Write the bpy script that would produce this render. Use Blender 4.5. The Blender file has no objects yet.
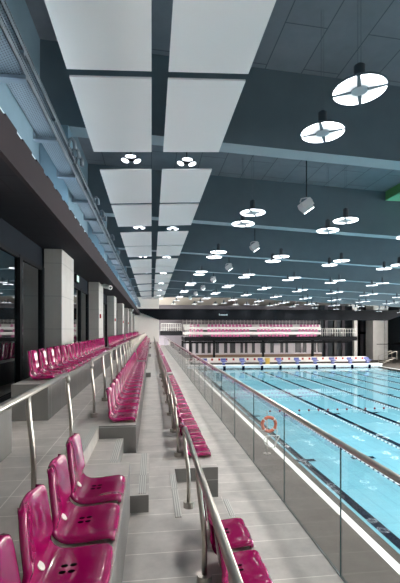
import bpy, bmesh, math, random
from mathutils import Vector, Matrix
random.seed(7)
S = bpy.context.scene
C = bpy.data.collections.new('hall'); S.collection.children.link(C)
EYE = 5.1
F = 388.7
TH = math.radians(7.11)
PI = math.pi

# ------------------------------------------------------------------ materials
def lin(c):
    return tuple((x/255/12.92) if x/255 <= .04045 else ((x/255+.055)/1.055)**2.4 for x in c)
def nt(name):
    m = bpy.data.materials.new(name); m.use_nodes = True
    t = m.node_tree
    return m, t, t.nodes['Principled BSDF']
def mat(name, rgb, rough=.5, metal=0, spec=.5, coat=0, var=0, vscale=6, bump=0, bscale=40):
    m, t, b = nt(name)
    c = lin(rgb) + (1,)
    b.inputs['Base Color'].default_value = c
    b.inputs['Roughness'].default_value = rough
    b.inputs['Metallic'].default_value = metal
    b.inputs['Specular IOR Level'].default_value = spec
    if coat:
        b.inputs['Coat Weight'].default_value = coat; b.inputs['Coat Roughness'].default_value = .06
    if var or bump:
        tc = t.nodes.new('ShaderNodeTexCoord')
    if var:
        n = t.nodes.new('ShaderNodeTexNoise'); n.inputs['Scale'].default_value = vscale; n.inputs['Detail'].default_value = 5
        t.links.new(tc.outputs['Object'], n.inputs['Vector'])
        r = t.nodes.new('ShaderNodeMix'); r.data_type = 'RGBA'
        r.inputs[6].default_value = tuple(x*(1-var) for x in c[:3])+(1,); r.inputs[7].default_value = tuple(min(1, x*(1+var)) for x in c[:3])+(1,)
        t.links.new(n.outputs['Fac'], r.inputs[0]); t.links.new(r.outputs[2], b.inputs['Base Color'])
    if bump:
        n2 = t.nodes.new('ShaderNodeTexNoise'); n2.inputs['Scale'].default_value = bscale
        t.links.new(tc.outputs['Object'], n2.inputs['Vector'])
        bp = t.nodes.new('ShaderNodeBump'); bp.inputs['Strength'].default_value = bump; bp.inputs['Distance'].default_value = .01
        t.links.new(n2.outputs['Fac'], bp.inputs['Height']); t.links.new(bp.outputs['Normal'], b.inputs['Normal'])
    return m
def tile(name, rgb, joint, bw, rh, mortar, rough=.45, var=.12, axes='xy', off=.5, vs=3.0):
    m, t, b = nt(name)
    tc = t.nodes.new('ShaderNodeTexCoord'); src = tc.outputs['Object']
    if axes != 'xy':
        sp = t.nodes.new('ShaderNodeSeparateXYZ'); cb = t.nodes.new('ShaderNodeCombineXYZ')
        t.links.new(src, sp.inputs[0])
        for i, a in enumerate(axes): t.links.new(sp.outputs['xyz'.index(a)], cb.inputs[i])
        src = cb.outputs[0]
    br = t.nodes.new('ShaderNodeTexBrick')
    br.offset = off
    if name == 'grey_floor_tile':
        sh = t.nodes.new('ShaderNodeVectorMath'); sh.operation = 'ADD'; sh.inputs[1].default_value = (.99, .12, 0); t.links.new(src, sh.inputs[0]); src = sh.outputs[0]
    br.inputs['Scale'].default_value = 1; br.inputs['Brick Width'].default_value = bw; br.inputs['Row Height'].default_value = rh
    br.inputs['Mortar Size'].default_value = mortar; br.inputs['Mortar Smooth'].default_value = .2
    c = lin(rgb)
    br.inputs['Color1'].default_value = tuple(x*(1+var*.3) for x in c)+(1,); br.inputs['Color2'].default_value = tuple(x*(1-var*.3) for x in c)+(1,)
    br.inputs['Mortar'].default_value = lin(joint)+(1,)
    t.links.new(src, br.inputs['Vector'])
    n = t.nodes.new('ShaderNodeTexNoise'); n.inputs['Scale'].default_value = vs; n.inputs['Detail'].default_value = 7; n.inputs['Roughness'].default_value = .65
    t.links.new(tc.outputs['Object'], n.inputs['Vector'])
    mr = t.nodes.new('ShaderNodeMapRange'); mr.inputs['From Min'].default_value = .3; mr.inputs['From Max'].default_value = .7
    mr.inputs['To Min'].default_value = 1-var; mr.inputs['To Max'].default_value = 1+var
    t.links.new(n.outputs['Fac'], mr.inputs['Value'])
    mx = t.nodes.new('ShaderNodeVectorMath'); mx.operation = 'SCALE'
    t.links.new(br.outputs['Color'], mx.inputs[0]); t.links.new(mr.outputs[0], mx.inputs['Scale'])
    t.links.new(mx.outputs[0], b.inputs['Base Color'])
    b.inputs['Roughness'].default_value = rough
    return m
def emit(name, rgb, s):
    m, t, b = nt(name)
    b.inputs['Base Color'].default_value = (.8, .8, .8, 1)
    b.inputs['Emission Color'].default_value = lin(rgb)+(1,); b.inputs['Emission Strength'].default_value = s
    return m
def clear(name, tint, ior, rough, bump=0, boost=0):
    m = bpy.data.materials.new(name); m.use_nodes = True; t = m.node_tree; t.nodes.clear()
    o = t.nodes.new('ShaderNodeOutputMaterial'); mx = t.nodes.new('ShaderNodeMixShader')
    tr = t.nodes.new('ShaderNodeBsdfTransparent'); tr.inputs[0].default_value = tuple(tint)+(1,)
    gl = t.nodes.new('ShaderNodeBsdfGlossy'); gl.inputs['Roughness'].default_value = rough
    fr = t.nodes.new('ShaderNodeFresnel')
    ge = t.nodes.new('ShaderNodeNewGeometry'); mr = t.nodes.new('ShaderNodeMapRange')
    mr.inputs['To Min'].default_value = ior; mr.inputs['To Max'].default_value = 1/ior
    t.links.new(ge.outputs['Backfacing'], mr.inputs['Value']); t.links.new(mr.outputs[0], fr.inputs['IOR'])
    f = fr.outputs[0]
    if boost:
        ad = t.nodes.new('ShaderNodeMath'); ad.operation = 'ADD'; ad.use_clamp = True; ad.inputs[1].default_value = boost
        t.links.new(f, ad.inputs[0]); f = ad.outputs[0]
    t.links.new(f, mx.inputs[0]); t.links.new(tr.outputs[0], mx.inputs[1]); t.links.new(gl.outputs[0], mx.inputs[2])
    if bump:
        tc = t.nodes.new('ShaderNodeTexCoord'); n = t.nodes.new('ShaderNodeTexNoise'); n.inputs['Scale'].default_value = 1.1; n.inputs['Detail'].default_value = 2
        t.links.new(tc.outputs['Object'], n.inputs['Vector'])
        bp = t.nodes.new('ShaderNodeBump'); bp.inputs['Strength'].default_value = bump; bp.inputs['Distance'].default_value = .05
        t.links.new(n.outputs['Fac'], bp.inputs['Height'])
        t.links.new(bp.outputs['Normal'], gl.inputs['Normal']); t.links.new(bp.outputs['Normal'], fr.inputs['Normal'])
    t.links.new(mx.outputs[0], o.inputs[0])
    return m

M = {}
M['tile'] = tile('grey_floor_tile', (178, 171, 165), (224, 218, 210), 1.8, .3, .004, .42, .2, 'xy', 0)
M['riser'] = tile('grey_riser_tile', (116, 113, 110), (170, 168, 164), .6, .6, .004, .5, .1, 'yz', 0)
M['deck'] = tile('deck_tile', (80, 75, 71), (96, 91, 87), .6, .3, .003, .5, .08)
M['white_grate'] = tile('white_grating', (240, 240, 236), (205, 206, 204), 1.0, .05, .005, .5, .03, 'xy', 0)
M['gutter'] = mat('gutter_tile', (72, 68, 64), .5, var=.06)
M['pool'] = tile('pool_tile', (118, 175, 190), (106, 164, 180), 2.5, .62, .03, .4, .03, 'yx', 0, .8)
M['poolwall'] = tile('pool_wall_tile', (178, 198, 205), (205, 215, 220), .5, .25, .01, .4, .03, 'xz')
M['lane'] = mat('lane_black', (5, 18, 36), .9, spec=0)
M['water'] = clear('pool_water', (.9, .985, 1), 1.33, .004, .05)
M['roof'] = tile('roof_panel', (126, 129, 136), (88, 94, 101), 2.4, .85, .012, .8, .1, 'yx', .5, 1.3)
M['beam'] = mat('beam_concrete', (94, 108, 116), .8, var=.1, vscale=2)
M['beam_pale'] = mat('pale_beam_underside', (156, 168, 174), .7)
M['farceil'] = mat('far_ceiling', (150, 145, 136), .8, var=.05)
M['sail'] = mat('white_acoustic_panel', (228, 223, 221), .9, var=.015, vscale=1.5, bump=.05, bscale=200)
M['bluewall_lit'] = mat('wall_concrete_lit', (200, 214, 222), .75, var=.1, vscale=2.5)  # left wall colour made paler and bluer, light painted into it
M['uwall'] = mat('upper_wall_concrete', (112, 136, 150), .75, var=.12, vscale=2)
M['tray'] = mat('galvanised_tray', (112, 124, 134), .4, .55, var=.1, vscale=8)
M['fascia'] = mat('dark_fascia', (56, 50, 53), .7, var=.08, vscale=3)
M['soffit'] = tile('dark_soffit', (44, 44, 48), (34, 34, 38), 1.2, .6, .008, .8, .06)
M['header'] = mat('charcoal_lintel', (24, 30, 38), .6)
M['column'] = tile('column_panel', (184, 181, 177), (150, 150, 148), 2.0, .74, .006, .6, .05, 'yz', 0)
M['black'] = mat('black_frame', (20, 21, 23), .4)
M['blackm'] = mat('matt_black', (26, 27, 30), .6)
M['dglass'] = mat('dark_glazing', (12, 18, 20), .02, spec=1.0)
M['dglass'].node_tree.nodes['Principled BSDF'].inputs['IOR'].default_value = 2.6
M['steel'] = mat('brushed_steel', (182, 176, 167), .33, .9, var=.06, vscale=30)
M['steelw'] = mat('warm_steel', (196, 190, 182), .32, .8)
M['glass'] = clear('balustrade_glass', (.965, .98, .978), 1.4, .0)
M['gedge'] = mat('glass_edge', (44, 74, 78), .2)
M['magenta'] = mat('magenta_plastic', (146, 6, 80), .12, spec=.5, coat=.3)
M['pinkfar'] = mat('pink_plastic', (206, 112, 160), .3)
M['badge'] = mat('white_badge', (225, 220, 212), .5)
M['slot'] = mat('drain_dark', (12, 3, 8), .9, spec=0)
M['beige'] = mat('beige_bracket', (196, 178, 160), .5)
M['nosing'] = tile('ribbed_nosing', (196, 194, 188), (140, 138, 134), .02, 4, .004, .5, .04)
M['white'] = mat('white_paint', (232, 231, 228), .5)
M['cream'] = mat('cream_wall', (246, 240, 232), .7, var=.03)
M['lilac'] = mat('lilac_grey_wall', (134, 129, 136), .7, var=.04)
M['lilac_lit'] = mat('lilac_wall_lit', (226, 218, 222), .7, var=.04)  # lilac wall made paler, standing in for light under the balcony
M['farwin'] = mat('dim_far_window', (62, 60, 66), .4)
M['darkred'] = mat('dark_red_plastic', (120, 26, 36), .4)
M['navy'] = mat('navy_bulkhead', (9, 12, 17), .55)
M['letter'] = mat('pale_lettering', (150, 165, 172), .5)
M['ochre'] = mat('brown_dado', (140, 112, 92), .6)
M['concrete'] = mat('raw_concrete', (206, 203, 198), .8, var=.14, vscale=1.2)
M['dkwall'] = mat('dark_end_wall', (84, 90, 96), .6)
M['hall'] = mat('grey_hall_wall', (120, 124, 126), .8)
M['blue'] = mat('blue_block', (92, 98, 156), .4)
M['red'] = mat('red_plastic', (176, 32, 40), .4)
M['orange'] = mat('orange_buoy', (214, 92, 48), .45)
M['yellow'] = mat('yellow_plastic', (226, 190, 90), .5)
M['rope'] = mat('white_rope', (220, 220, 214), .7)
M['green'] = mat('green_box', (96, 158, 92), .5)
M['greenl'] = mat('green_trim', (140, 215, 165), .5)
M['spot'] = mat('grey_housing', (214, 210, 210), .45)
M['spotw'] = emit('spot_lens', (215, 230, 235), 1.2)
M['led'] = emit('led_white', (244, 249, 255), 34)
M['ledsoft'] = emit('led_soft', (240, 246, 255), .8)
b = M['led'].node_tree.nodes['Principled BSDF']; t = M['led'].node_tree
tc = t.nodes.new('ShaderNodeTexCoord'); vm = t.nodes.new('ShaderNodeVectorMath'); vm.operation = 'LENGTH'; mr = t.nodes.new('ShaderNodeMapRange')
mr.inputs['From Min'].default_value = .10; mr.inputs['From Max'].default_value = .38
pw = t.nodes.new('ShaderNodeMath'); pw.operation = 'POWER'; pw.inputs[1].default_value = 3
ml = t.nodes.new('ShaderNodeMath'); ml.operation = 'MULTIPLY_ADD'; ml.inputs[1].default_value = 1.6; ml.inputs[2].default_value = .06
t.links.new(tc.outputs['Object'], vm.inputs[0]); t.links.new(vm.outputs['Value'], mr.inputs['Value']); t.links.new(mr.outputs[0], pw.inputs[0]); t.links.new(pw.outputs[0], ml.inputs[0]); t.links.new(ml.outputs[0], b.inputs['Emission Strength'])
M['leddim'] = emit('led_dim', (240, 240, 235), .4)
M['exit'] = emit('exit_green', (110, 170, 145), .14)
for k_ in ('deck', 'gutter', 'roof', 'beam', 'beam_pale', 'fascia', 'soffit', 'header', 'navy', 'blackm', 'column', 'dkwall', 'lilac', 'cream', 'farceil', 'uwall', 'bluewall_lit'):
    M[k_].node_tree.nodes['Principled BSDF'].inputs['Specular IOR Level'].default_value = .12
    M[k_].node_tree.nodes['Principled BSDF'].inputs['Roughness'].default_value = .75
M['lanefl'] = tile('lane_rope_floats', (206, 216, 220), (40, 60, 90), .3, 4, .06, .4, .02, 'yx')

# ------------------------------------------------------------------ mesh helpers
def BM(): return bmesh.new()
def box(bm, x0, x1, y0, y1, z0, z1, mi=0):
    vs = [bm.verts.new(p) for p in ((x0,y0,z0),(x1,y0,z0),(x1,y1,z0),(x0,y1,z0),(x0,y0,z1),(x1,y0,z1),(x1,y1,z1),(x0,y1,z1))]
    fs = []
    for q in ((3,2,1,0),(4,5,6,7),(0,1,5,4),(1,2,6,5),(2,3,7,6),(3,0,4,7)):
        f = bm.faces.new([vs[i] for i in q]); f.material_index = mi; fs.append(f)
    return vs
def prism(bm, pts, axis, a, b, mi=0):
    def P(p, h):
        return {'x': (h, p[0], p[1]), 'y': (p[0], h, p[1]), 'z': (p[0], p[1], h)}[axis]
    A = [bm.verts.new(P(p, a)) for p in pts]; B = [bm.verts.new(P(p, b)) for p in pts]
    n = len(pts)
    fs = [bm.faces.new(A), bm.faces.new(B[::-1])]
    for i in range(n): fs.append(bm.faces.new((A[i], B[i], B[(i+1) % n], A[(i+1) % n])))
    for f in fs: f.material_index = mi
def tube(bm, pts, r, n=10, mi=0, cap=True):
    pts = [Vector(p) for p in pts]; rings = []
    up = Vector((0, 0, 1))
    for i, p in enumerate(pts):
        if i == 0: d = pts[1]-p
        elif i == len(pts)-1: d = p-pts[i-1]
        else: d = (pts[i+1]-p).normalized()+(p-pts[i-1]).normalized()
        d.normalize()
        a = up if abs(d.z) < .9 else Vector((0, 1, 0))
        u = d.cross(a).normalized(); v = d.cross(u).normalized()
        if rings:
            # keep continuity
            pu = rings[-1][1]; u = (pu - d*pu.dot(d)).normalized(); v = d.cross(u).normalized()
        rr = r[i] if isinstance(r, (list, tuple)) else r
        rings.append(([bm.verts.new(p+(u*math.cos(2*PI*k/n)+v*math.sin(2*PI*k/n))*rr) for k in range(n)], u))
    for i in range(len(rings)-1):
        A, B = rings[i][0], rings[i+1][0]
        for k in range(n):
            f = bm.faces.new((A[k], A[(k+1) % n], B[(k+1) % n], B[k])); f.smooth = True; f.material_index = mi
    if cap:
        f = bm.faces.new(rings[0][0][::-1]); f.material_index = mi
        f = bm.faces.new(rings[-1][0]); f.material_index = mi
def ring_sector(bm, r0, r1, a0, a1, z0, z1, n=8, mi=0):
    pts = [(r1*math.cos(a0+(a1-a0)*k/n), r1*math.sin(a0+(a1-a0)*k/n)) for k in range(n+1)]
    if r0 > 0: pts += [(r0*math.cos(a1-(a1-a0)*k/n), r0*math.sin(a1-(a1-a0)*k/n)) for k in range(n+1)]
    prism(bm, pts, 'z', z0, z1, mi)
def disc(bm, r, z0, z1, n=20, mi=0, cx=0, cy=0):
    prism(bm, [(cx+r*math.cos(2*PI*k/n), cy+r*math.sin(2*PI*k/n)) for k in range(n)], 'z', z0, z1, mi)
def mesh(name, bm, mats):
    bmesh.ops.recalc_face_normals(bm, faces=bm.faces)
    me = bpy.data.meshes.new(name); bm.to_mesh(me); bm.free()
    for m in (mats if isinstance(mats, (list, tuple)) else [mats]): me.materials.append(M[m])
    return me
def obj(name, bm, mats, parent=None, loc=None, label=None):
    me = bm if isinstance(bm, bpy.types.Mesh) else mesh(name, bm, mats)
    o = bpy.data.objects.new(name, me); C.objects.link(o)
    if parent: o.parent = parent
    if loc: o.location = loc
    if label: o['label'] = label
    return o
def tag(o, label, cat, group=None, kind=None):
    o['label'] = label; o['category'] = cat
    if group: o['group'] = group
    if kind: o['kind'] = kind
    return o
def empty(name, loc, label, cat, group=None, rz=0):
    o = bpy.data.objects.new(name, None); o.empty_display_size = .1; C.objects.link(o)
    o.location = loc; o.rotation_euler = (0, 0, rz)
    return tag(o, label, cat, group)
def struct(name, bm, mats, parent=None):
    o = obj(name, bm, mats, parent)
    if not parent: o['kind'] = 'structure'
    return o
def bevel(o, w=.01, seg=2):
    b = o.modifiers.new('b', 'BEVEL'); b.width = w; b.segments = seg; b.limit_method = 'ANGLE'
    return o
def nth(n):
    return '%d%s' % (n, 'th' if 10 < n % 100 < 14 else {1: 'st', 2: 'nd', 3: 'rd'}.get(n % 10, 'th'))

BAY = 6.2; Y0 = 8.54
def zb(x): return 4.23-.045*x      # beam underside
def zc(x): return 6.0-.045*x       # ceiling
XL, XR = -2.33, 41.0
YB, YE = -4.0, 74.0
GP = 9.9
NB = 5

# ------------------------------------------------------------------ stand floors
bm = BM()
T1, T2, T3, T0 = -1.18, -1.65, -2.12, -.71
g1 = [(3.5+GP*k, 4.84+GP*k) for k in range(NB)]
g2 = [(3.3+GP*k, 4.585+GP*k) for k in range(NB)]
gr = [(3.906+GP*k, 5.217+GP*k) for k in range(NB)]
YS = 50.55
def spans(gs):
    r = []; y = YB
    for a, b in gs: r.append((y, a)); y = b
    r.append((y, YS)); return r
box(bm, -2.6, -.636, YB, YS, -2.6, T1)
struct('floor', bm, 'tile')
bm = BM()
for a, b in spans(g1): box(bm, -.636, -.19, a, b, -2.6, T1)
tier1 = struct('floor', bm, ['tile', 'riser'])
bm = BM()
box(bm, -.7, .27, YB, YS, -2.7, T2)
for a, b in spans(g2): box(bm, .27, .79, a, b, -2.7, T2)
tier2 = struct('floor', bm, ['tile', 'riser'])
bm = BM(); box(bm, .2, 1.625, YB, YS, -2.75, T3)
struct('floor', bm, ['tile', 'riser'])
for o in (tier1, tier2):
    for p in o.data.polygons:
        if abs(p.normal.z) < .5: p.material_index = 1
bm = BM()
for a, b in g1:
    box(bm, -.66, -.34, a, b, -1.66, -1.337)
    box(bm, -.34, -.026, a+.03, b-.1, -1.66, -1.494)
o1 = struct('floor', bm, ['tile', 'riser'])
bm = BM()
for a, b in g2:
    box(bm, .25, .57, a, b, -2.13, -1.807)
    box(bm, .57, .88, a+.03, b-.1, -2.13, -1.963)
o2 = struct('floor', bm, ['tile', 'riser'])
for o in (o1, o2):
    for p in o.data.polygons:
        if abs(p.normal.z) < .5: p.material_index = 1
# raised concrete bench plinths of the back row
ys = YB
bk = []
for a, b in gr: bk.append((ys, a)); ys = b
bk.append((ys, YS-.05))
for i, (a, b) in enumerate(bk):
    bm = BM(); box(bm, -1.775, -1.325, a, b, T1, T0)
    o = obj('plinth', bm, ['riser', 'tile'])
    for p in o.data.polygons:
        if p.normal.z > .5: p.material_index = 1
    o['kind'] = 'structure'
# metal nosing strips on the steps
def strip(x, w, y0, y1, z, lab):
    bm = BM(); box(bm, x-w/2, x+w/2, y0, y1, z, z+.006)
    tag(obj('step_nosing', bm, 'nosing'), lab, 'stair nosing', 'ribbed nosing strips on the gangway steps')
strip(-.675, .07, 3.55, 4.8, T1, 'ribbed pale nosing strip on the upper walkway edge beside the back handrail')
strip(-.385, .07, 3.55, 4.8, -1.337, 'ribbed pale nosing strip on the sunken step between magenta seat banks')
strip(-.085, .07, 3.56, 4.7, -1.494, 'ribbed pale nosing strip on the low block step in the middle aisle')
strip(.235, .06, 3.4, 4.4, T2, 'ribbed pale nosing strip on middle aisle floor left of the front handrail')
strip(.845, .06, 3.4, 4.4, -1.963, 'ribbed pale nosing strip on the front step near the glass balustrade')

# ------------------------------------------------------------------ pool hall floor, pool, water
PX0, PX1, PY0, PY1 = 5.6, 30.6, -.5, 49.5
DK, WZ, PF = -5.1, -5.16, -5.36
bm = BM()
box(bm, 1.0, 5.11, YB, PY1, -5.6, DK); box(bm, PX1+.5, XR, YB, PY1, -5.6, DK)
box(bm, 1.0, XR, PY1, YE, -5.6, DK); box(bm, 5.11, PX1+.5, YB, PY0-.3, -5.6, DK)
struct('floor', bm, 'deck')
bm = BM(); box(bm, 5.11, 5.33, PY0-.3, PY1, -5.5, DK); box(bm, PX1+.27, PX1+.5, PY0-.3, PY1, -5.5, DK)
struct('trim_1', bm, 'white_grate')
bm = BM(); box(bm, 5.33, PX0, PY0-.3, PY1, -6.1, DK-.02); box(bm, PX1, PX1+.27, PY0-.3, PY1, -6.1, DK-.02)
struct('trim_2', bm, 'gutter')
bm = BM(); box(bm, 5.4, PX1+.2, PY0-.3, PY1+.5, PF-.3, PF)
struct('floor', bm, 'pool')
bm = BM(); box(bm, PX0, PX1, PY0-.3, PY0, PF, DK)
struct('wall_near', bm, 'poolwall')
bm = BM()
v = [bm.verts.new(p) for p in ((PX0, PY0, WZ), (PX1, PY0, WZ), (PX1, PY1-.005, WZ), (PX0, PY1-.005, WZ))]; bm.faces.new(v)
tag(obj('water', bm, 'water'), 'clear turquoise pool water with lamp reflections', 'water', kind='stuff')
# black lane lines with crossbars on the pool floor
LW = 2.5
ordl = lambda l, n: ('nearest the stand' if l == 0 else nth(l+1)+' from the stand')
for l in range(10):
    x = 6.13+2.6*l
    bm = BM(); box(bm, x-.15, x+.15, PY0+2, PY1-2, PF, PF+.008)
    for y in (15.2, 23.3, 29.6, PY1-2.1):
        box(bm, x-.5, x+.5, y-.13, y+.13, PF, PF+.0085)
    tag(obj('lane_line', bm, 'lane'), 'black lane line with crossbars on pool floor, %s' % ordl(l, 10), 'lane line', 'lane lines on the pool floor')
for l in range(1, 10):
    x = PX0+LW*l
    bm = BM(); tube(bm, [(x, PY0+.02, WZ+.01), (x, PY1-.02, WZ+.01)], .03, 8)
    tag(obj('lane_rope', bm, 'lanefl'), 'pale floating lane rope along the pool, %s' % ordl(l-1, 9), 'lane rope', 'lane ropes floating on the water')
# line of dark red floats across the pool
YF = 23.4
n = 0
bm = BM(); tube(bm, [(PX0+.02, YF, WZ+.03), (PX1-.02, YF, WZ+.03)], .008, 5)
tag(obj('float_line', bm, 'rope'), 'thin line crossing the pool that carries the dark red floats', 'rope')
bmf = BM(); bmesh.ops.create_uvsphere(bmf, u_segments=10, v_segments=6, radius=.07); fm = mesh('float', bmf, 'darkred')
for i in range(36):
    x = 7.3+.63*i
    if x > PX1-.2: break
    if min(abs(x-PX0-LW*q) for q in range(11)) < .15: continue
    tag(obj('float', fm, None, loc=(x, YF, WZ+.06)), 'small dark red float on the line across the pool, %s from the stand' % nth(i+1), 'float', 'dark red floats across the pool')
# raised end wall with starting blocks
bm = BM(); box(bm, 4.6, PX1+.6, PY1, PY1+1.1, -6.1, -4.72)
o = struct('wall_far', bm, ['poolwall', 'white'])
for p in o.data.polygons:
    if p.normal.z > .5: p.material_index = 1
bm = BM(); box(bm, 4.55, PX1+.65, PY1-.04, PY1+1.1, -4.8, -4.70); struct('trim_3', bm, 'white')
for l in range(10):
    x = PX0+LW*(l+.5)
    t = empty('starting_block', (x, PY1+.5, -4.7), 'blue starting block on the far pool end, %s' % ordl(l, 10), 'starting block', 'starting blocks at the far pool end')
    bm = BM(); prism(bm, [(-.38, .42), (.38, .56), (.38, .62), (-.38, .5)], 'x', -.36, .36); bevel(obj('platform', bm, 'blue', t), .01)
    bm = BM(); box(bm, -.15, .15, -.2, .25, 0, .45); obj('pedestal', bm, 'blue', t)
    bm = BM(); box(bm, -.35, .35, .3, .36, .6, .85); obj('back_plate', bm, 'blue', t)
    bm = BM(); tube(bm, [(-.3, -.37, .35), (.3, -.37, .35)], .02, 6); obj('grip_bar', bm, 'white', t)
    bm = BM(); box(bm, x-.17, x+.17, PY1-.06, PY1-.035, WZ-.6, -4.8)
    tag(obj('touch_pad', bm, 'lane'), 'black end mark on the far pool wall, %s' % ordl(l, 10), 'pool mark', 'black end marks under the starting blocks')

# ------------------------------------------------------------------ left wall: soffit, fascia, columns, glazing
SO = 1.80
bm = BM(); box(bm, -2.75, -1.51, YB, YS, SO, SO+.1); struct('ceiling', bm, 'soffit')
bm = BM(); box(bm, -1.56, -1.50, YB, YS, SO-.01, 2.2)
y = YB
while y < YS:      # clip tabs along the top edge
    box(bm, -1.56, -1.50, y, y+.34, 2.2, 2.235); y += .55
struct('trim_4', bm, 'fascia')
bm = BM(); box(bm, -2.75, XL, YB, YS, 1.9, 3.45); struct('wall_left', bm, 'bluewall_lit')
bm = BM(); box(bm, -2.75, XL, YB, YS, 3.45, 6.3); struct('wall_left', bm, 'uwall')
bm = BM(); box(bm, -2.9, -2.42, YB, YS, 1.36, SO); struct('trim_5', bm, 'header')
bm = BM(); box(bm, -2.9, -2.6, YB, YS, -2.6, T1+.06); box(bm, -4.0, -3.9, YB, YS, -2, 2); struct('wall_left', bm, 'blackm')
for k in range(7):
    y = 9.07+BAY*k
    bm = BM(); box(bm, -2.39, -2.0, y, y+1.33, T1, SO)
    bevel(struct('column', bm, 'column'), .012)
# dark reflective glazing
k = 0
for k in range(-2, 7):
    ya = 9.07+BAY*k+(1.33 if k >= 0 else 1.33); yb = min(9.07+BAY*(k+1), YS)
    if k == -2: ya = YB
    if ya >= yb: continue
    bm = BM(); box(bm, -2.46, -2.42, ya, yb, T1+.06, 1.36)
    w = struct('window_%d' % (k+3), bm, 'dglass')
    fr = BM()
    ms = [ya+.06, yb-.1] + ([7.49] if k == -1 else [ya+(yb-ya)*.3, ya+(yb-ya)*.66])
    if k == -1: ms.append(2.6)
    for m_ in ms:
        b_ = BM(); box(b_, -2.43, -2.37, m_-.07, m_+.07, T1, 1.36); obj('mullion', b_, 'blackm', w)
    b_ = BM(); box(b_, -2.43, -2.38, ya, yb, 1.3, 1.37); box(b_, -2.43, -2.38, ya, yb, T1, T1+.07); obj('frame', b_, 'blackm', w)
# wall behind columns
bm = BM(); 
for k in range(7):
    y = 9.07+BAY*k; box(bm, -2.6, -2.39, y-.0, y+1.33, T1, SO)
struct('wall_left', bm, 'blackm')
# exit sign over a door, call points, cameras
t = empty('exit_sign', (-2.40, 12.9, 1.5), 'small green lit exit sign on the dark lintel over the doors', 'sign')
bm = BM(); box(bm, -.02, .05, -.22, .22, -.02, .25); obj('sign_box', bm, 'blackm', t)
bm = BM(); box(bm, .05, .056, -.17, .17, .02, .21); obj('sign_face', bm, 'exit', t)
for k in range(1, 5):
    y = 9.07+BAY*k
    bm = BM(); box(bm, -2.0, -1.95, y+.2, y+.34, .42, .58)
    bevel(tag(obj('call_point', bm, 'red'), 'small red fire call point on the %s pale column of the left wall' % nth(k+1), 'call point', 'red call points on the columns'), .008)
    bm = BM(); disc(bm, .03, 0, .03, 10)
for k, y in ((1, 15.5), (4, 34.1)):
    t = empty('security_camera', (-1.93, y+.25, SO-.12), 'white bullet camera under the dark soffit beside the %s column' % nth(k+1), 'camera', 'bullet cameras under the soffit')
    bm = BM(); tube(bm, [(-.07, 0, .05), (.1, 0, .05), (.16, -.02, .02)], .035, 8); obj('arm', bm, 'white', t)
    bm = BM(); tube(bm, [(.06, .1, .03), (.34, -.22, -.06)], .085, 12); obj('camera_body', bm, 'white', t)
    bm = BM(); tube(bm, [(.335, -.215, -.058), (.345, -.225, -.062)], .06, 12); obj('lens', bm, 'black', t)
# column heads above the soffit that carry the roof beams
for k in range(0, 8):
    y = Y0+BAY*k
    bm = BM(); box(bm, XL, -1.745, y-.05, y+.6, SO+.1, 4.31); bevel(struct('column', bm, 'uwall'), .01)
# cable trays
def tray(x0, x1, z, h, lab):
    t = empty('cable_tray', (0, 0, z), lab, 'cable tray', 'perforated cable trays on the left wall')
    bm = BM(); box(bm, x0, x1, YB, YS, 0, .012); obj('tray_bed', bm, 'traym', t)
    bm = BM(); box(bm, x1-.01, x1, YB, YS, 0, h); box(bm, x1-.03, x1+.012, YB, YS, h, h+.012); obj('side_rail', bm, 'traym', t)
    bm = BM(); box(bm, x0, x0+.01, YB, YS, 0, h); obj('side_rail', bm, 'traym', t)
    return t
# perforated tray metal: punched dark slots
m, tt, b = nt('perforated_tray'); M['traym'] = m
tc = tt.nodes.new('ShaderNodeTexCoord'); br = tt.nodes.new('ShaderNodeTexBrick'); sp = tt.nodes.new('ShaderNodeSeparateXYZ'); cb = tt.nodes.new('ShaderNodeCombineXYZ')
ad = tt.nodes.new('ShaderNodeMath'); ad.operation = 'ADD'
tt.links.new(tc.outputs['Object'], sp.inputs[0]); tt.links.new(sp.outputs[0], ad.inputs[0]); tt.links.new(sp.outputs[2], ad.inputs[1])
tt.links.new(sp.outputs[1], cb.inputs[0]); tt.links.new(ad.outputs[0], cb.inputs[1]); tt.links.new(cb.outputs[0], br.inputs['Vector'])
br.inputs['Scale'].default_value = 1; br.inputs['Brick Width'].default_value = .035; br.inputs['Row Height'].default_value = .03; br.inputs['Mortar Size'].default_value = .008
br.inputs['Color1'].default_value = lin((70, 80, 88))+(1,); br.inputs['Color2'].default_value = lin((76, 87, 95))+(1,); br.inputs['Mortar'].default_value = lin((118, 130, 140))+(1,)
tt.links.new(br.outputs['Color'], b.inputs['Base Color']); b.inputs['Roughness'].default_value = .45; b.inputs['Metallic'].default_value = .3
ta = tray(-1.66, -1.40, 2.83, .09, 'lower perforated grey cable tray running along the left wall above the fascia')
tb = tray(-1.62, -1.42, 3.11, .07, 'upper perforated grey cable tray running along the left wall')
y = 1.7
while y < YS:
    for tr, z, x1 in ((ta, -.05, -1.39), (tb, -.05, -1.41)):
        bm = BM(); xa_ = -1.69 if tr is ta else -1.65
        box(bm, xa_, x1, y, y+.04, z, 0); box(bm, xa_, x1, y-.03, y+.07, z-.01, z); box(bm, xa_-.03, xa_, y-.02, y+.06, z, .3 if tr is ta else .12); obj('bracket', bm, 'tray', tr)
    y += 1.42 if y < 22 else 2.84
for i, y in enumerate((6.9, 7.25, 7.6, 9.9, 11.0, 11.4, 13.8, 16.2)):
    bm = BM(); tube(bm, [(-1.43, y, 3.14), (-1.40, y, 3.24), (-1.36, y, 3.27), (-1.32, y+.02, 3.22), (-1.31, y+.02, 3.1)], .035, 8)
    bmesh.ops.translate(bm, vec=(0, 0, -3.11), verts=bm.verts); obj('conduit_bend', bm, 'tray', tb)
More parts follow.
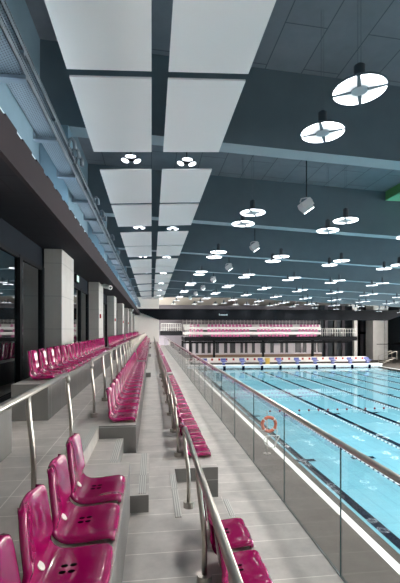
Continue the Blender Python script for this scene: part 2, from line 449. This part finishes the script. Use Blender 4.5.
# unseen strip light added behind the fascia to brighten the left wall
t = empty('added_strip_light', (-1.6, 0, SO+.12), 'added unseen strip light behind the dark fascia that brightens the left wall', 'light')
bm = BM(); box(bm, -.02, .02, YB+1, YS-1, 0, .25); obj('housing', bm, 'white', t)
M['added_strip'] = emit('added_strip_glow', (222, 234, 243), 4)
bm = BM(); box(bm, -.03, -.02, YB+1, YS-1, .02, .23); obj('diffuser', bm, 'added_strip', t)

# ------------------------------------------------------------------ roof
bm = BM(); prism(bm, [(XL-.4, zc(XL-.4)), (XR, zc(XR)), (XR, zc(XR)+.2), (XL-.4, zc(XL-.4)+.2)], 'y', YB, 51.6); struct('ceiling', bm, 'roof')
for k in range(-1, 7):
    y = Y0+BAY*k
    bm = BM(); prism(bm, [(XL, zb(XL)), (XR, zb(XR)), (XR, zc(XR)+.05), (XL, zc(XL)+.05)], 'y', y, y+.45)
    o = struct('roof_beam', bm, ['beam', 'beam_pale'])
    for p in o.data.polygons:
        if p.normal.z < -.5: p.material_index = 1  # underside faces take a paler colour than the beam sides
bm = BM(); box(bm, XL-.4, XR, 51.5, YE, 4.2, 4.4); struct('ceiling', bm, 'farceil')
bm = BM(); box(bm, XL-.4, XR, 51.4, 51.6, 4.2, 6.3); struct('wall_far', bm, 'beam')
# green box hung between two beams
t = empty('ceiling_duct', (9.41, 9.2, 5.2), 'green painted box fixed under the dark roof at the right', 'duct')
bm = BM(); box(bm, 0, 1.9, 0, 5.5, .03, .6); obj('duct_body', bm, 'green', t)
bm = BM(); box(bm, 0, .42, 0, 5.5, 0, .03); box(bm, 1.48, 1.9, 0, 5.5, 0, .03); box(bm, .42, 1.48, 5.1, 5.5, 0, .03); obj('bottom_trim', bm, 'greenl', t)
# acoustic sails
def sail(x0, x1, y0, y1, lab):
    z = lambda x: 3.9+.055*x
    bm = BM(); prism(bm, [(x0, z(x0)), (x1, z(x1)), (x1, z(x1)+.03), (x0, z(x0)+.03)], 'y', y0, y1)
    o = tag(obj('ceiling_panel', bm, 'sail'), lab, 'ceiling panel', 'white panels hung over the stand')
for side, (x0, x1) in (('left', (-1.24, 0)), ('right', (.257, 1.5))):
    i = 0
    for k in range(0, 8):
        a = 9.61+BAY*(k-1)
        for y0, y1 in ((a, a+2.52), (a+2.70, a+5.22)):
            if y1 < 3.6: continue
            i += 1
            sail(x0, x1, y0, y1, 'pale ceiling panel over the stand, %s column, %s from the camera' % (side, nth(i)))
# steel hanger rods are hidden; small clamps in the strip between the sails
# ------------------------------------------------------------------ lamps
LP = {}
def lamp_parts():
    P = {}
    bm = BM()
    ring_sector(bm, .38, .395, 0, 2*PI-1e-4, -.008, .02, 32)
    for q in range(4):
        a = q*PI/2+PI/4; d = Vector((math.cos(a), math.sin(a), 0)); nrm = Vector((-d.y, d.x, 0))
        p = [d*.09+nrm*.027, d*.385+nrm*.027, d*.385-nrm*.027, d*.09-nrm*.027]
        prism(bm, [(v.x, v.y) for v in p], 'z', -.014, .03)
    disc(bm, .375, .01, .018, 28)
    P['frame'] = bm
    bm = BM(); disc(bm, .115, -.02, .02, 24); P['hub'] = bm
    bm = BM(); disc(bm, .08, .03, .36, 16); disc(bm, .04, .36, .39, 12); P['housing'] = bm
    return P
sm = lambda a, b, z=-.004: (a, b, z)
P = lamp_parts()
M['lampframe'] = mat('lamp_frame_grey', (74, 88, 98), .5)
LP['frame'] = mesh('frame', P['frame'], 'lampframe'); M['hubm'] = mat('hub_grey', (160, 168, 174), .5)
LP['hub'] = mesh('hub', P['hub'], 'hubm'); M['lamphouse'] = mat('lamp_housing_grey', (48, 58, 66), .6)
LP['housing'] = mesh('housing', P['housing'], 'lamphouse')
for q in range(4):
    bm = BM(); ring_sector(bm, .125, .38, q*PI/2-PI/4+.05, q*PI/2+PI/4-.05, -.006, .008, 10); LP['led%d' % q] = mesh('led_segment', bm, 'led')
bm = BM(); tube(bm, [(-.03, 0, .33), (-.03, 0, 2.24)], .004, 5); LP['cable'] = mesh('cable', bm, 'lampframe')
bm = BM(); tube(bm, [(.03, 0, .33), (.03, 0, 2.24)], .004, 5); LP['cable2'] = mesh('cable', bm, 'lampframe')
def far_lamp(L, lm='led'):
  bm = BM()
  ring_sector(bm, .37, .39, 0, 2*PI-1e-4, -.012, .03, 24, 0); disc(bm, .375, .01, .03, 20, 0); disc(bm, .1, -.02, .02, 14, 0)
  disc(bm, .08, .03, .36, 12, 0); tube(bm, [(0, 0, .3), (0, 0, L)], .005, 5, 0)
  for q in range(4): ring_sector(bm, .125, .38, q*PI/2-PI/4+.05, q*PI/2+PI/4-.05, -.006, .008, 6, 1)
  return mesh('pendant_lamp', bm, ['lampframe', lm])
LP['far'] = far_lamp(2.24); LP['short'] = far_lamp(.6, 'leddim')
def bulb(name, size, power, spread):
    L = bpy.data.lights.new(name, 'AREA'); L.shape = 'DISK'; L.size = size; L.energy = power; L.spread = math.radians(spread); L.color = (1, .985, .96)
    return L
LB = bulb('led_array', .6, 7, 125); LF = bulb('led_array_far', .6, 2.4, 150); CB = bulb('led_cluster', .3, 7, 140)
def add_bulb(data, parent, z):
    o = bpy.data.objects.new('led_array', data); C.objects.link(o); o.parent = parent; o.location = (0, 0, z)
for j in range(11):
    for k in range(-1, 9):
        for h in range(2):
            x = 3.1+3.03*j; y = 5.5+1.27*h+BAY*k; z = zc(x)-2.27
            if k == 7 and h == 1: continue
            if k == 8: z = 3.6
            lab = 'round white pendant lamp, %s in %s row back, %s file from the stand' % ('nearer' if h == 0 else 'farther', nth(k+1) if k >= 0 else 'hindmost', nth(j+1))
            if k < 3 and j < 5:
                t = empty('pendant_lamp', (x, y, z), lab, 'lamp', 'round pendant lamps over the pool', .25)
                for nm, me in (('frame', 'frame'), ('hub', 'hub'), ('housing', 'housing'), ('led_segment', 'led0'), ('led_segment', 'led1'), ('led_segment', 'led2'), ('led_segment', 'led3'), ('cable', 'cable'), ('cable', 'cable2')):
                    o = obj(nm, LP[me], None, t)
                add_bulb(LB, t, -.03)
            else:
                o = tag(obj('pendant_lamp', LP['short' if k == 8 else 'far'], None, loc=(x, y, z)), lab, 'lamp', 'round pendant lamps over the pool')
                o.rotation_euler.z = .25
                add_bulb(LB if k < 8 else LF, o, -.03)
# three-lobed lamps between the sails
PM = []
for q in range(3):
    a = -PI/2+q*2*PI/3
    bm = BM(); pts = [(.165*math.cos(a)+(.118*math.cos(s)*math.cos(a+PI/2)-.062*math.sin(s)*math.cos(a)), .165*math.sin(a)+(.118*math.cos(s)*math.sin(a+PI/2)-.062*math.sin(s)*math.sin(a))) for s in [2*PI*i/18 for i in range(18)]]
    prism(bm, pts, 'z', -.01, .01); PM.append(mesh('led_lobe', bm, 'ledsoft'))
bm = BM(); disc(bm, .045, -.015, .06, 14); disc(bm, .12, .012, .03, 24); hubm = mesh('lamp_body', bm, 'blackm')
for k in range(0, 7):
    for side, x in (('left', -.48), ('right', .84)):
        t = empty('cluster_lamp', (x, 9.3+BAY*k, 4.0), 'three-lobed white lamp in the %s gap between panels, %s panel column' % (nth(k+1), side), 'lamp', 'three-lobed lamps between the ceiling panels')
        obj('lamp_body', hubm, None, t)
        bm = BM(); tube(bm, [(0, 0, .06), (0, 0, zc(x)-4.0)], .012, 6); obj('stem', bm, 'blackm', t)
        for me in PM: obj('led_lobe', me, None, t)
    add_bulb(CB, t, -.03)
# floodlight heads on poles
for k in range(7):
    t = empty('floodlight', (4.87, 11.8+BAY*k, 4.05), 'pale grey floodlight hanging from the roof on a pole, %s from the camera' % nth(k+1), 'floodlight', 'floodlights hanging in a line over the pool')
    bm = BM(); tube(bm, [(0, 0, .1), (0, 0, zc(4.87)-4.05)], .018, 8); obj('pole', bm, 'blackm', t)
    bm = BM(); tube(bm, [(-.21, 0, -.05), (-.18, -.02, .06), (0, 0, .11), (.14, .02, .1), (.2, .02, .03)], .022, 8); obj('yoke', bm, 'spot', t)
    R = Matrix.Rotation(math.radians(38), 4, 'Y')
    bm = BM(); prism(bm, [(-.13, -.2), (-.2, .0), (-.17, .14), (.1, .14), (.15, .0), (.13, -.2)], 'y', -.17, .17)
    bmesh.ops.transform(bm, matrix=Matrix.Translation((-.03, 0, -.13)) @ Matrix.Rotation(math.radians(-35), 4, 'Y'), verts=bm.verts)
    bevel(obj('lamp_housing', bm, 'spot', t), .03, 3)
    bm = BM(); box(bm, -.12, .12, -.155, .155, -.215, -.2)
    bmesh.ops.transform(bm, matrix=Matrix.Translation((-.03, 0, -.13)) @ Matrix.Rotation(math.radians(-35), 4, 'Y'), verts=bm.verts)
    obj('lens', bm, 'spotw', t)
    for i in range(3):
        bm = BM(); box(bm, .08, .2, -.14+.1*i, -.1+.1*i, -.12, .13)
        bmesh.ops.transform(bm, matrix=Matrix.Translation((-.03, 0, -.13)) @ Matrix.Rotation(math.radians(-35), 4, 'Y'), verts=bm.verts)
        obj('cooling_fin', bm, 'spot', t)

# ------------------------------------------------------------------ seats
PROF = [(.006, .018), (.006, .04), (-.012, .056), (-.05, .062), (-.12, .056), (-.20, .048), (-.265, .05), (-.305, .068), (-.325, .11), (-.335, .17), (-.345, .24), (-.354, .31), (-.362, .37), (-.372, .402), (-.385, .408)]
def prof_at(s):
    L = [0]
    for a, b in zip(PROF, PROF[1:]): L.append(L[-1]+math.hypot(b[0]-a[0], b[1]-a[1]))
    d = s*L[-1]
    for i in range(len(L)-1):
        if d <= L[i+1]+1e-9:
            f = (d-L[i])/(L[i+1]-L[i])
            p0 = PROF[max(i-1, 0)]; p1 = PROF[i]; p2 = PROF[i+1]; p3 = PROF[min(i+2, len(PROF)-1)]
            return tuple(.5*((2*b)+(-a+c)*f+(2*a-5*b+4*c-d_)*f*f+(-a+3*b-3*c+d_)*f**3) for a, b, c, d_ in zip(p0, p1, p2, p3))
    return PROF[-1]
def seat_bm(ns, ntt):
    bm = BM(); G = []
    for i in range(ns+1):
        s = i/ns
        x, z = prof_at(s)
        sg = (2*s-1)*.985
        hw = (.207 if s < .45 else .207-.026*min(1, (s-.45)/.5))*(1-abs(sg)**7)**(1/7)
        pan = max(0, min(1, (.52-s)/.1)); back = max(0, min(1, (s-.52)/.1))
        row = []
        for j in range(ntt+1):
            t = -1+2*j/ntt; t = math.copysign(abs(t)**.8, t)
            e = max(0, (abs(t)-.86)/.14)
            zz = z + pan*(.010*t*t - .030*e*e - .009*math.exp(-((abs(t)-.5)/.22)**2)*max(0, 1-s/.3))
            xx = x + back*(.045*t*t - .035*e*e)
            dip = (1-pan)*(1-back)
            zz += dip*.02*t*t - dip*.02*e*e
            xx -= .012*pan*(t*t)*max(0, 1-s/.12)
            row.append(bm.verts.new((xx, hw*t, zz)))
        G.append(row)
    for i in range(ns):
        for j in range(ntt):
            f = bm.faces.new((G[i][j], G[i][j+1], G[i+1][j+1], G[i+1][j])); f.smooth = True
    bm.normal_update()
    # turned down rim
    loop = [G[0][j] for j in range(ntt+1)] + [G[i][ntt] for i in range(1, ns+1)] + [G[ns][j] for j in range(ntt-1, -1, -1)] + [G[i][0] for i in range(ns-1, 0, -1)]
    nf = []
    sgn = 1 if G[ns//4][ntt//2].normal.z > 0 else -1
    for v in loop:
        nn = v.normal*sgn
        d = Vector((v.co.x+.19, v.co.y, 0)); 
        nf.append(bm.verts.new(v.co - nn*.02 + Vector((0, math.copysign(.002, v.co.y), 0))))
    nl = len(loop)
    for i in range(nl):
        f = bm.faces.new((loop[i], loop[(i+1) % nl], nf[(i+1) % nl], nf[i])); f.smooth = True
    return bm
SEAT_HI = mesh('shell', seat_bm(44, 24), 'magenta')
SEAT_LO = mesh('stadium_seat', seat_bm(20, 10), 'magenta')
for me in (SEAT_HI, SEAT_LO):
    pass
def panz(x):
    best = min((abs(prof_at(s/200)[0]-x), s/200) for s in range(0, 100)); return prof_at(best[1])[1]
bm = BM(); bmesh.ops.create_circle(bm, cap_ends=True, segments=14, radius=1)
bmesh.ops.scale(bm, vec=(.0165, .0105, 1), verts=bm.verts)
ge = bmesh.ops.extrude_face_region(bm, geom=bm.faces[:]); bmesh.ops.translate(bm, vec=(0, 0, .002), verts=[v for v in ge['geom'] if isinstance(v, bmesh.types.BMVert)])
SLOT = mesh('drain_slot', bm, 'slot')
bm = BM(); disc(bm, .024, 0, .004, 18); BADGE = mesh('number_badge', bm, 'badge')
bm = BM()
box(bm, -.22, -.03, -.12, .12, 0, .03); box(bm, -.20, -.05, -.10, .10, .03, .045)
BRK = mesh('mount_bracket', bm, 'beige')
def seat(x, y, z, lab, grp, full, wob=0):
    if full:
        t = empty('stadium_seat', (x, y, z), lab, 'seat', grp, wob)
        s = obj('shell', SEAT_HI, None, t)
        for dx in (-.172, -.214):
            for dy in (-.025, .025):
                o = obj('drain_slot', SLOT, None, t, (dx, dy+.01, panz(dx)+.0005)); o.rotation_euler.z = .12
        o = obj('number_badge', BADGE, None, t, (-.312, -.01, .082)); o.rotation_euler = (0, math.radians(48), 0)
        obj('mount_bracket', BRK, None, t)
    else:
        o = tag(obj('stadium_seat', SEAT_LO, None, loc=(x, y, z)), lab, 'seat', grp); o.rotation_euler.z = wob
ROWN = {1: 'back', 2: 'middle', 3: 'front'}
def srow(row, x, z, y0, n, bank, full=0):
    for i in range(n):
        w = random.uniform(-.012, .012)
        lab = 'magenta plastic seat, %s from the near end of the %s seat bank, %s row' % (nth(i+1), nth(bank+1), ROWN[row])
        seat(x, y0+.477*i, z, lab, 'magenta seats, %s row' % ROWN[row], i < full, w)
srow(2, -.198, T1, 2.84-.477*3, 4, 0, 4)
srow(3, .765, T2, 3.02-.477, 2, 0, 2)
for k in range(NB):
    n = 18 if k < 4 else 12
    f = 3 if k == 0 else 0
    srow(1, -1.325, T0, 5.75+GP*k, n-(1 if k == 4 else 0), k+1, f)
    srow(2, -.198, T1, 5.16+GP*k, n, k+1, f)
    srow(3, .765, T2, 5.13+GP*k, n-(0 if k < 4 else 1), k+1, f)

# ------------------------------------------------------------------ handrails
CUP = BM(); disc(CUP, .05, 0, .055, 16); CUPM = mesh('base_cup', CUP, 'steel')
def bend(p0, pc, p1, n=5):
    p0, pc, p1 = Vector(p0), Vector(pc), Vector(p1)
    return [tuple((1-t)**2*p0+2*t*(1-t)*pc+t*t*p1) for t in [i/n for i in range(n+1)]]
def handrail(xp, xr, zf, zr, ya, yb, lab, near_end, far_end):
    t = empty('handrail', (xp, ya, zf), lab, 'handrail', 'steel handrails along the stand')
    X = xr-xp; H = zr-zf; n = max(2, round((yb-ya)/1.13)+1)
    L = yb-ya
    bm = BM(); pts = []
    r = .07
    if near_end: pts += bend((X+.01, 0, H-r*1.2), (X, 0, H), (X, r*1.3, H))
    else: pts += [(X, 0, H)]
    if far_end: pts += bend((X, L-r*1.3, H), (X, L, H), (X+.01, L, H-r*1.2))
    else: pts += [(X, L, H)]
    tube(bm, pts, .021, 12); obj('top_rail', bm, 'steel', t)
    for i in range(n):
        y = L*i/(n-1)
        top = H-.08 if (i == 0 and near_end) or (i == n-1 and far_end) else H-.015
        ppts = [(0, y, .0), (0, y, H-.5)] + [(X*(3*q*q-2*q**3), y, H-.5+(top-H+.5)*q) for q in [i_/9 for i_ in range(1, 10)]]
        bm = BM(); tube(bm, ppts, .018, 10); p = obj('post', bm, 'steel', t)
        obj('base_cup', CUPM, None, p, (0, y, 0))
for k in range(NB+1):
    ya = (5.35+GP*(k-1)) if k else .3; yb = 3.85+GP*k if k < NB else 50.0
    if k == 0: ya = 3.85-1.19*4
    handrail(-.765, -.80, T1, -.426, ya, yb, 'grey steel handrail behind the middle seat row, %s section from the camera' % nth(k+1), k > 0, k < NB)
    ya = (5.05+GP*(k-1)) if k else 3.588-1.08*4; yb = 3.588+GP*k if k < NB else 50.0
    handrail(.342, .302, T2, -.902, ya, yb, 'grey steel handrail behind the front seat row, %s section from the camera' % nth(k+1), k > 0, k < NB)

# ------------------------------------------------------------------ glass balustrade
GX = 1.61
PB, PP = 3.17, 1.43
i = 0
for k in range(-3, 33):
    y0 = PB+PP*k; y1 = y0+PP-.010
    if y0 > 49.2: break
    if y1 < .3: continue
    bm = BM(); box(bm, GX-.004, GX+.004, y0, y1, T3+.004, -1.012, 0)
    i += 1
    t = tag(obj('glass_pane', bm, 'glass'), 'clear glass balustrade pane, %s from the camera' % nth(i), 'glass pane', 'glass panes of the front balustrade')
    bm = BM(); box(bm, GX-.005, GX+.005, y1-.004, y1+.004, T3+.004, -1.012); obj('pane_edge', bm, 'gedge', t)
t = empty('balustrade_rail', (GX, 0, 0), 'brownish steel handrail on top of the glass balustrade', 'handrail')
bm = BM(); tube(bm, [(0, YB+.5, -.985), (0, 50.2, -.985)], .026, 12); obj('top_rail', bm, 'steelw', t)
t = empty('balustrade_channel', (GX, 0, T3), 'dark base channel holding the glass balustrade panes', 'channel')
bm = BM(); box(bm, -.010, -.006, YB+.5, 50.2, 0, .007); box(bm, .006, .010, YB+.5, 50.2, 0, .007); obj('channel_lip', bm, 'gedge', t)

# ------------------------------------------------------------------ lifebuoy on its stand
t = empty('lifebuoy_stand', (4.68, 15.4, DK), 'thin grey pole stand by the pool that carries the orange lifebuoy', 'stand')
bm = BM(); tube(bm, [(0, 0, 0), (0, 0, 1.75)], .02, 8); obj('pole', bm, 'steel', t)
bm = BM(); disc(bm, .16, 0, .03, 16); obj('foot', bm, 'steel', t)
bm = BM(); tube(bm, [(-.35, -.03, 1.28), (.02, -.03, 1.28)], .015, 6); obj('hook', bm, 'steel', t)
t = empty('lifebuoy', (4.72, 15.27, DK+1.24), 'orange ring lifebuoy hanging on a pole at the pool edge', 'lifebuoy')
bm = BM()
def torus(bm, R, r, a0, a1, n, mi=0):
    tube(bm, [(R*math.cos(a0+(a1-a0)*i/n), 0, R*math.sin(a0+(a1-a0)*i/n)) for i in range(n+1)], r, 10, mi)
torus(bm, .28, .065, 0, 2*PI, 32); obj('ring', bm, 'orange', t)
for q in range(4):
    bm = BM(); torus(bm, .28, .068, q*PI/2+PI/4-.1, q*PI/2+PI/4+.1, 4); obj('band', bm, 'rope', t, label='pale band around the ring')
bm = BM()
pts = [(.3*math.cos(a)+.1+.06*math.sin(3*a), -.05+.02*math.sin(5*a), -.62+.24*math.sin(a)+.08*math.cos(2*a)) for a in [i*.35 for i in range(-4, 30)]]
tube(bm, [(.27, -.04, .1), (.33, -.05, -.25)]+pts, .018, 6); 
obj('rope', bm, 'rope', t, label='loose pale rope coil hanging below the ring')

# ------------------------------------------------------------------ far end of the hall
def at_u(u, y):   # x at distance y seen along the sight line through column u of the photo
    k = (u-151.5)*.9923/F
    return k*y*.9923/(1-k*.1238)
bm = BM(); box(bm, XL-.4, .97, YS, YS+.4, -3, 4.1); struct('wall_far', bm, 'cream')
# navy bulkhead with bevelled ends
hx = [(-3.0, 2.62), (.97, 1.16), (32.2, 1.16), (36.5, 2.62)]
bm = BM(); prism(bm, [(-2.3, 2.58), (-2.0, 2.3), (.97, 1.18), (32.3, 1.18), (36.2, 2.58)], 'y', 49.9, 50.5)
t = tag(obj('bulkhead', bm, 'navy'), 'long dark navy bulkhead hanging across the far end of the hall', 'bulkhead')
xx = at_u(219, 49.88); bm = BM()
for i, (w, h) in enumerate(((.1, .34), (.07, .2), (.1, .22), (.1, .2), (.08, .22), (.1, .2), (.08, .2), (.14, .26))):
    box(bm, xx, xx+w, 49.86, 49.9, 1.76, 1.76+h*.7); xx += w+.05
obj('lettering', bm, 'letter', t, label='tiny pale lettering on the dark face')
# back wall
bm = BM(); box(bm, XL-.4, XR, 68, 68.3, -1.9, 4.3); struct('wall_back', bm, 'lilac')
bm = BM(); box(bm, at_u(186, 63), at_u(322, 63), 63, 63.3, -5.1, -1.3); struct('wall_back', bm, 'lilac_lit')
bm = BM(); box(bm, at_u(186, 62.9), at_u(322, 62.9), 62.9, 63, -5.1, -4.2); struct('trim_6', bm, 'ochre')
bm = BM(); box(bm, XL-.4, at_u(186, 63), 63, 63.3, -5.1, -.9); struct('wall_back', bm, 'lilac')
i = 0
for a, b in ((190, 192), (196, 198), (202, 204.5), (208, 210.5), (216, 218.6), (224.5, 227), (230.5, 235), (241, 242.8), (245.5, 247.2), (252.5, 254.6), (261, 265), (271, 273.4), (281, 283), (286, 287.8), (296, 300.6), (303.7, 306.2), (314, 316), (318.4, 322)):
    i += 1
    bm = BM(); box(bm, at_u(a, 62.85), at_u(b, 62.85), 62.95, 63.02, -3.95, -2.15)
    w = struct('window_%d' % (20+i), bm, 'farwin')
    bm = BM(); box(bm, at_u(a, 62.85)-.06, at_u(a, 62.85), 62.9, 63, -4, -2.1); box(bm, at_u(b, 62.85), at_u(b, 62.85)+.06, 62.9, 63, -4, -2.1); obj('frame', bm, 'black', w)
# balcony slab
bx0, bx1 = at_u(184.5, 57), at_u(357, 57)
bm = BM(); box(bm, bx0, bx1, 57, 68, -1.75, -1.25); box(bm, bx0, bx1, 56.9, 57.1, -1.8, -1.15); struct('floor', bm, 'blackm')
bm = BM(); box(bm, bx0, bx1-.6, 58.6, 59.0, -2.2, -1.9); struct('trim_7', bm, 'blackm')
for i, u in enumerate((182.5, 190, 214, 263, 312.5)):
    x = at_u(u, 58.8)
    bm = BM(); box(bm, x-.15, x+.15, 58.65, 58.95, -5.1, -1.75); struct('column', bm, 'blackm')
# stepped white stand
tz = [(-1.25, 57.3), (-.45, 58.5), (.3, 59.8)]
for z, y in tz:
    bm = BM(); box(bm, bx0+.2, at_u(321, y), y, 62.5, z-.4 if z > -1 else -1.25, z+.02 if z < -1 else z); struct('floor', bm, 'white')
bm = BM(); box(bm, bx0+.2, at_u(321, 62), 62.2, 62.5, -.2, .75); struct('wall_back', bm, 'white')
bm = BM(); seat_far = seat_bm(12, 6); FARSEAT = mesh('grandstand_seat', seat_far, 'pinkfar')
for r, (z, y) in enumerate(tz):
    i = 0; u = 190.5+r*.5
    x = at_u(u, y); xe = at_u(320, y)
    while x < xe:
        uu = 151.5+F*x/(.9923*(x*.1238+y*.9923))
        gap = any(a < uu < b for a, b in ((205-2*r, 211-2*r), (251+r, 257+r), (292+r, 298+r)))
        if not gap:
            i += 1
            o = tag(obj('grandstand_seat', FARSEAT, None, loc=(x, y+.35, z+.02)), 'small pink seat in the far white stand, %s from left, %s row up' % (nth(i), nth(r+1)), 'seat', 'pink seats of the far stand')
            o.rotation_euler.z = -PI/2
            o.scale = (1, 1, 1)
        x += .56
# white railings
def railing(name, x0, x1, y, z0, h, lab, n, x_slope=0):
    t = empty(name, (x0, y, z0), lab, 'railing', 'white railings at the far end')
    bm = BM(); tube(bm, [(0, 0, h), (x1-x0, 0, h+x_slope)], .04, 6); obj('top_rail', bm, 'white', t)
    bm = BM(); tube(bm, [(0, 0, h*.5), (x1-x0, 0, h*.5+x_slope)], .025, 6); obj('mid_rail', bm, 'white', t)
    for i in range(n):
        f = i/(n-1); bm = BM(); tube(bm, [((x1-x0)*f, 0, x_slope*f*(1 if x_slope else 0)), ((x1-x0)*f, 0, h+x_slope*f)], .03, 6); obj('baluster', bm, 'white', t)
railing('railing', bx0+.2, at_u(320, 62.4), 62.35, .75, .85, 'long white railing along the top of the far stand', 40)
railing('railing', at_u(322, 57.2), bx1-.1, 57.2, -1.15, 1.15, 'white railing on the balcony right of the far stand', 14)
railing('railing', at_u(322, 60), bx1-.1, 60.5, -1.25, 1.3, 'white railing farther back on the balcony right of the far stand', 14)
bm = BM(); box(bm, 1.3, bx0-.3, 57, 63, -.95, -.3); struct('floor', bm, 'blackm')
railing('railing', 1.4, bx0-.5, 57.1, -.3, 1.1, 'white railing on the small dark terrace left of the far stand', 12)
railing('railing', bx0+.1, bx0+1.6, 57.2, -1.15, 1.7, 'white railing at the left end of the far stand', 6)
# white barrier with red markers behind the starting blocks
t = empty('barrier', (4.8, 54.5, DK), 'long white low barrier with red markers behind the starting blocks', 'barrier')
bm = BM(); box(bm, 0, 27, 0, .12, .3, 1.02); obj('board', bm, 'cream', t)
for i in range(26):
    bm = BM(); box(bm, .5+1.03*i, .78+1.03*i, -.02, 0, .62, .92); obj('red_marker', bm, 'red', t)
bm = BM(); prism(bm, [(-.26, 0), (.26, 0), (.3, .9), (-.3, .9)], 'y', -.2, .2); box(bm, -.32, .32, -.22, .22, .9, .98)
o = tag(obj('bin', bm, 'yellow', loc=(at_u(267.5, 53.5), 53.5, DK)), 'yellow box standing in front of the white barrier near a black post', 'box'); bevel(o, .04)
# right far corner
bm = BM(); box(bm, at_u(322, 65), XR, 66, 66.3, -5.1, 4.3); struct('wall_back', bm, 'dkwall')
for i, u in enumerate((326, 335, 343, 358, 361.5, 366.5, 394)):
    x = at_u(u, 65.8); bm = BM(); box(bm, x-.25, x+.25, 65.6, 66, -5.1, 4.2); struct('trim_%d' % (8+i), bm, 'black' if i % 2 else 'lilac')
bm = BM(); box(bm, at_u(356, 65), at_u(372, 65), 65.4, 65.9, -.9, -.5); box(bm, at_u(388, 60), XR, 60, 60.5, -2.6, -2.2); struct('trim_15', bm, 'blackm')
x = at_u(354.8, 60.5); bm = BM(); box(bm, x-.3, x+.3, 60.2, 60.8, -5.1, 4.2); bevel(struct('column', bm, 'concrete'), .02)
xa, xb = at_u(372.5, 60), at_u(387.5, 60)
bm = BM(); box(bm, xa, xa+.6, 59.8, 62, -5.1, 4.2); box(bm, xa+.6, xb-.5, 60.1, 62, -5.1, 4.2); box(bm, xb-.5, xb, 59.9, 62, -5.1, 4.2); struct('column', bm, 'concrete')
bm = BM(); box(bm, xa+.6, xb, 59.85, 59.9, -2.55, -2.45); struct('trim_16', bm, 'blackm')
t = empty('metal_steps', (at_u(383, 54), 54, DK), 'small grey metal steps with handrails at the right far pool corner', 'steps')
for i in range(4):
    bm = BM(); box(bm, .5*i, .5*i+.55, 0, 1.2, .2*i+.12, .2*i+.2); obj('tread', bm, 'steel', t)
for yy in (0, 1.2):
    bm = BM(); tube(bm, [(0, yy, 0), (0, yy, 1.0), (1.9, yy, 1.75), (2.2, yy, 1.75), (2.2, yy, 0)], .04, 6); obj('side_rail', bm, 'steel', t)
# hall enclosure
bm = BM(); box(bm, XR, XR+.3, YB, YE, -5.6, -4.2); box(bm, XR, XR+.3, YB, YE, 2.4, 6); box(bm, XR, XR+.3, 51, YE, -4.2, 2.4)
for k in range(10): box(bm, XR, XR+.3, YB+6*k-.3, YB+6*k+.3, -4.2, 2.4)  # openings between these piers added in the unseen wall for soft light
struct('wall_right', bm, 'dkwall')
bm = BM(); box(bm, -2.95, XL-.4, YS, YE, -5.6, 6.4); struct('wall_left', bm, 'hall')
bm = BM(); box(bm, -4, XR+.3, YB-.3, YB, -5.6, 6.4); struct('wall_rear', bm, 'white')  # unseen rear wall, kept white to bounce light onto camera-facing surfaces
bm = BM(); box(bm, -4, XR+.3, YE, YE+.3, -5.6, 6.4); struct('wall_far', bm, 'lilac')
bm = BM(); box(bm, 1.0, 1.4, YB, YS, -5.6, -2.75); struct('wall_stand', bm, 'riser')

# ------------------------------------------------------------------ lift the place so that the pool deck is at height zero
for o in C.objects:
    if not o.parent: o.location.z += EYE
cam = bpy.data.cameras.new('camera'); co = bpy.data.objects.new('camera', cam); C.objects.link(co)
co.location = (0, 0, EYE); co.rotation_euler = (PI/2, 0, -TH)
cam.sensor_fit = 'VERTICAL'; cam.sensor_height = 36; cam.lens = 36*F/583
cam.shift_x = 0; cam.shift_y = (329-291.5)/583
cam.clip_start = .05; cam.clip_end = 300
S.camera = co
w = bpy.data.worlds.new('world'); S.world = w; w.use_nodes = True
w.node_tree.nodes['Background'].inputs[0].default_value = (1, .96, .91, 1); w.node_tree.nodes['Background'].inputs[1].default_value = 2.6
vs = S.view_settings; S.display_settings.display_device = 'sRGB'
vs.view_transform = 'Standard'; vs.look = 'None'; vs.gamma = 1; vs.use_curve_mapping = False; vs.exposure = 3.15
S.cycles.max_bounces = 10; S.cycles.diffuse_bounces = 5; S.cycles.glossy_bounces = 4; S.cycles.transparent_max_bounces = 16
S.cycles.caustics_reflective = False; S.cycles.caustics_refractive = False
S.cycles.sample_clamp_indirect = 6
S.cycles.use_denoising = True
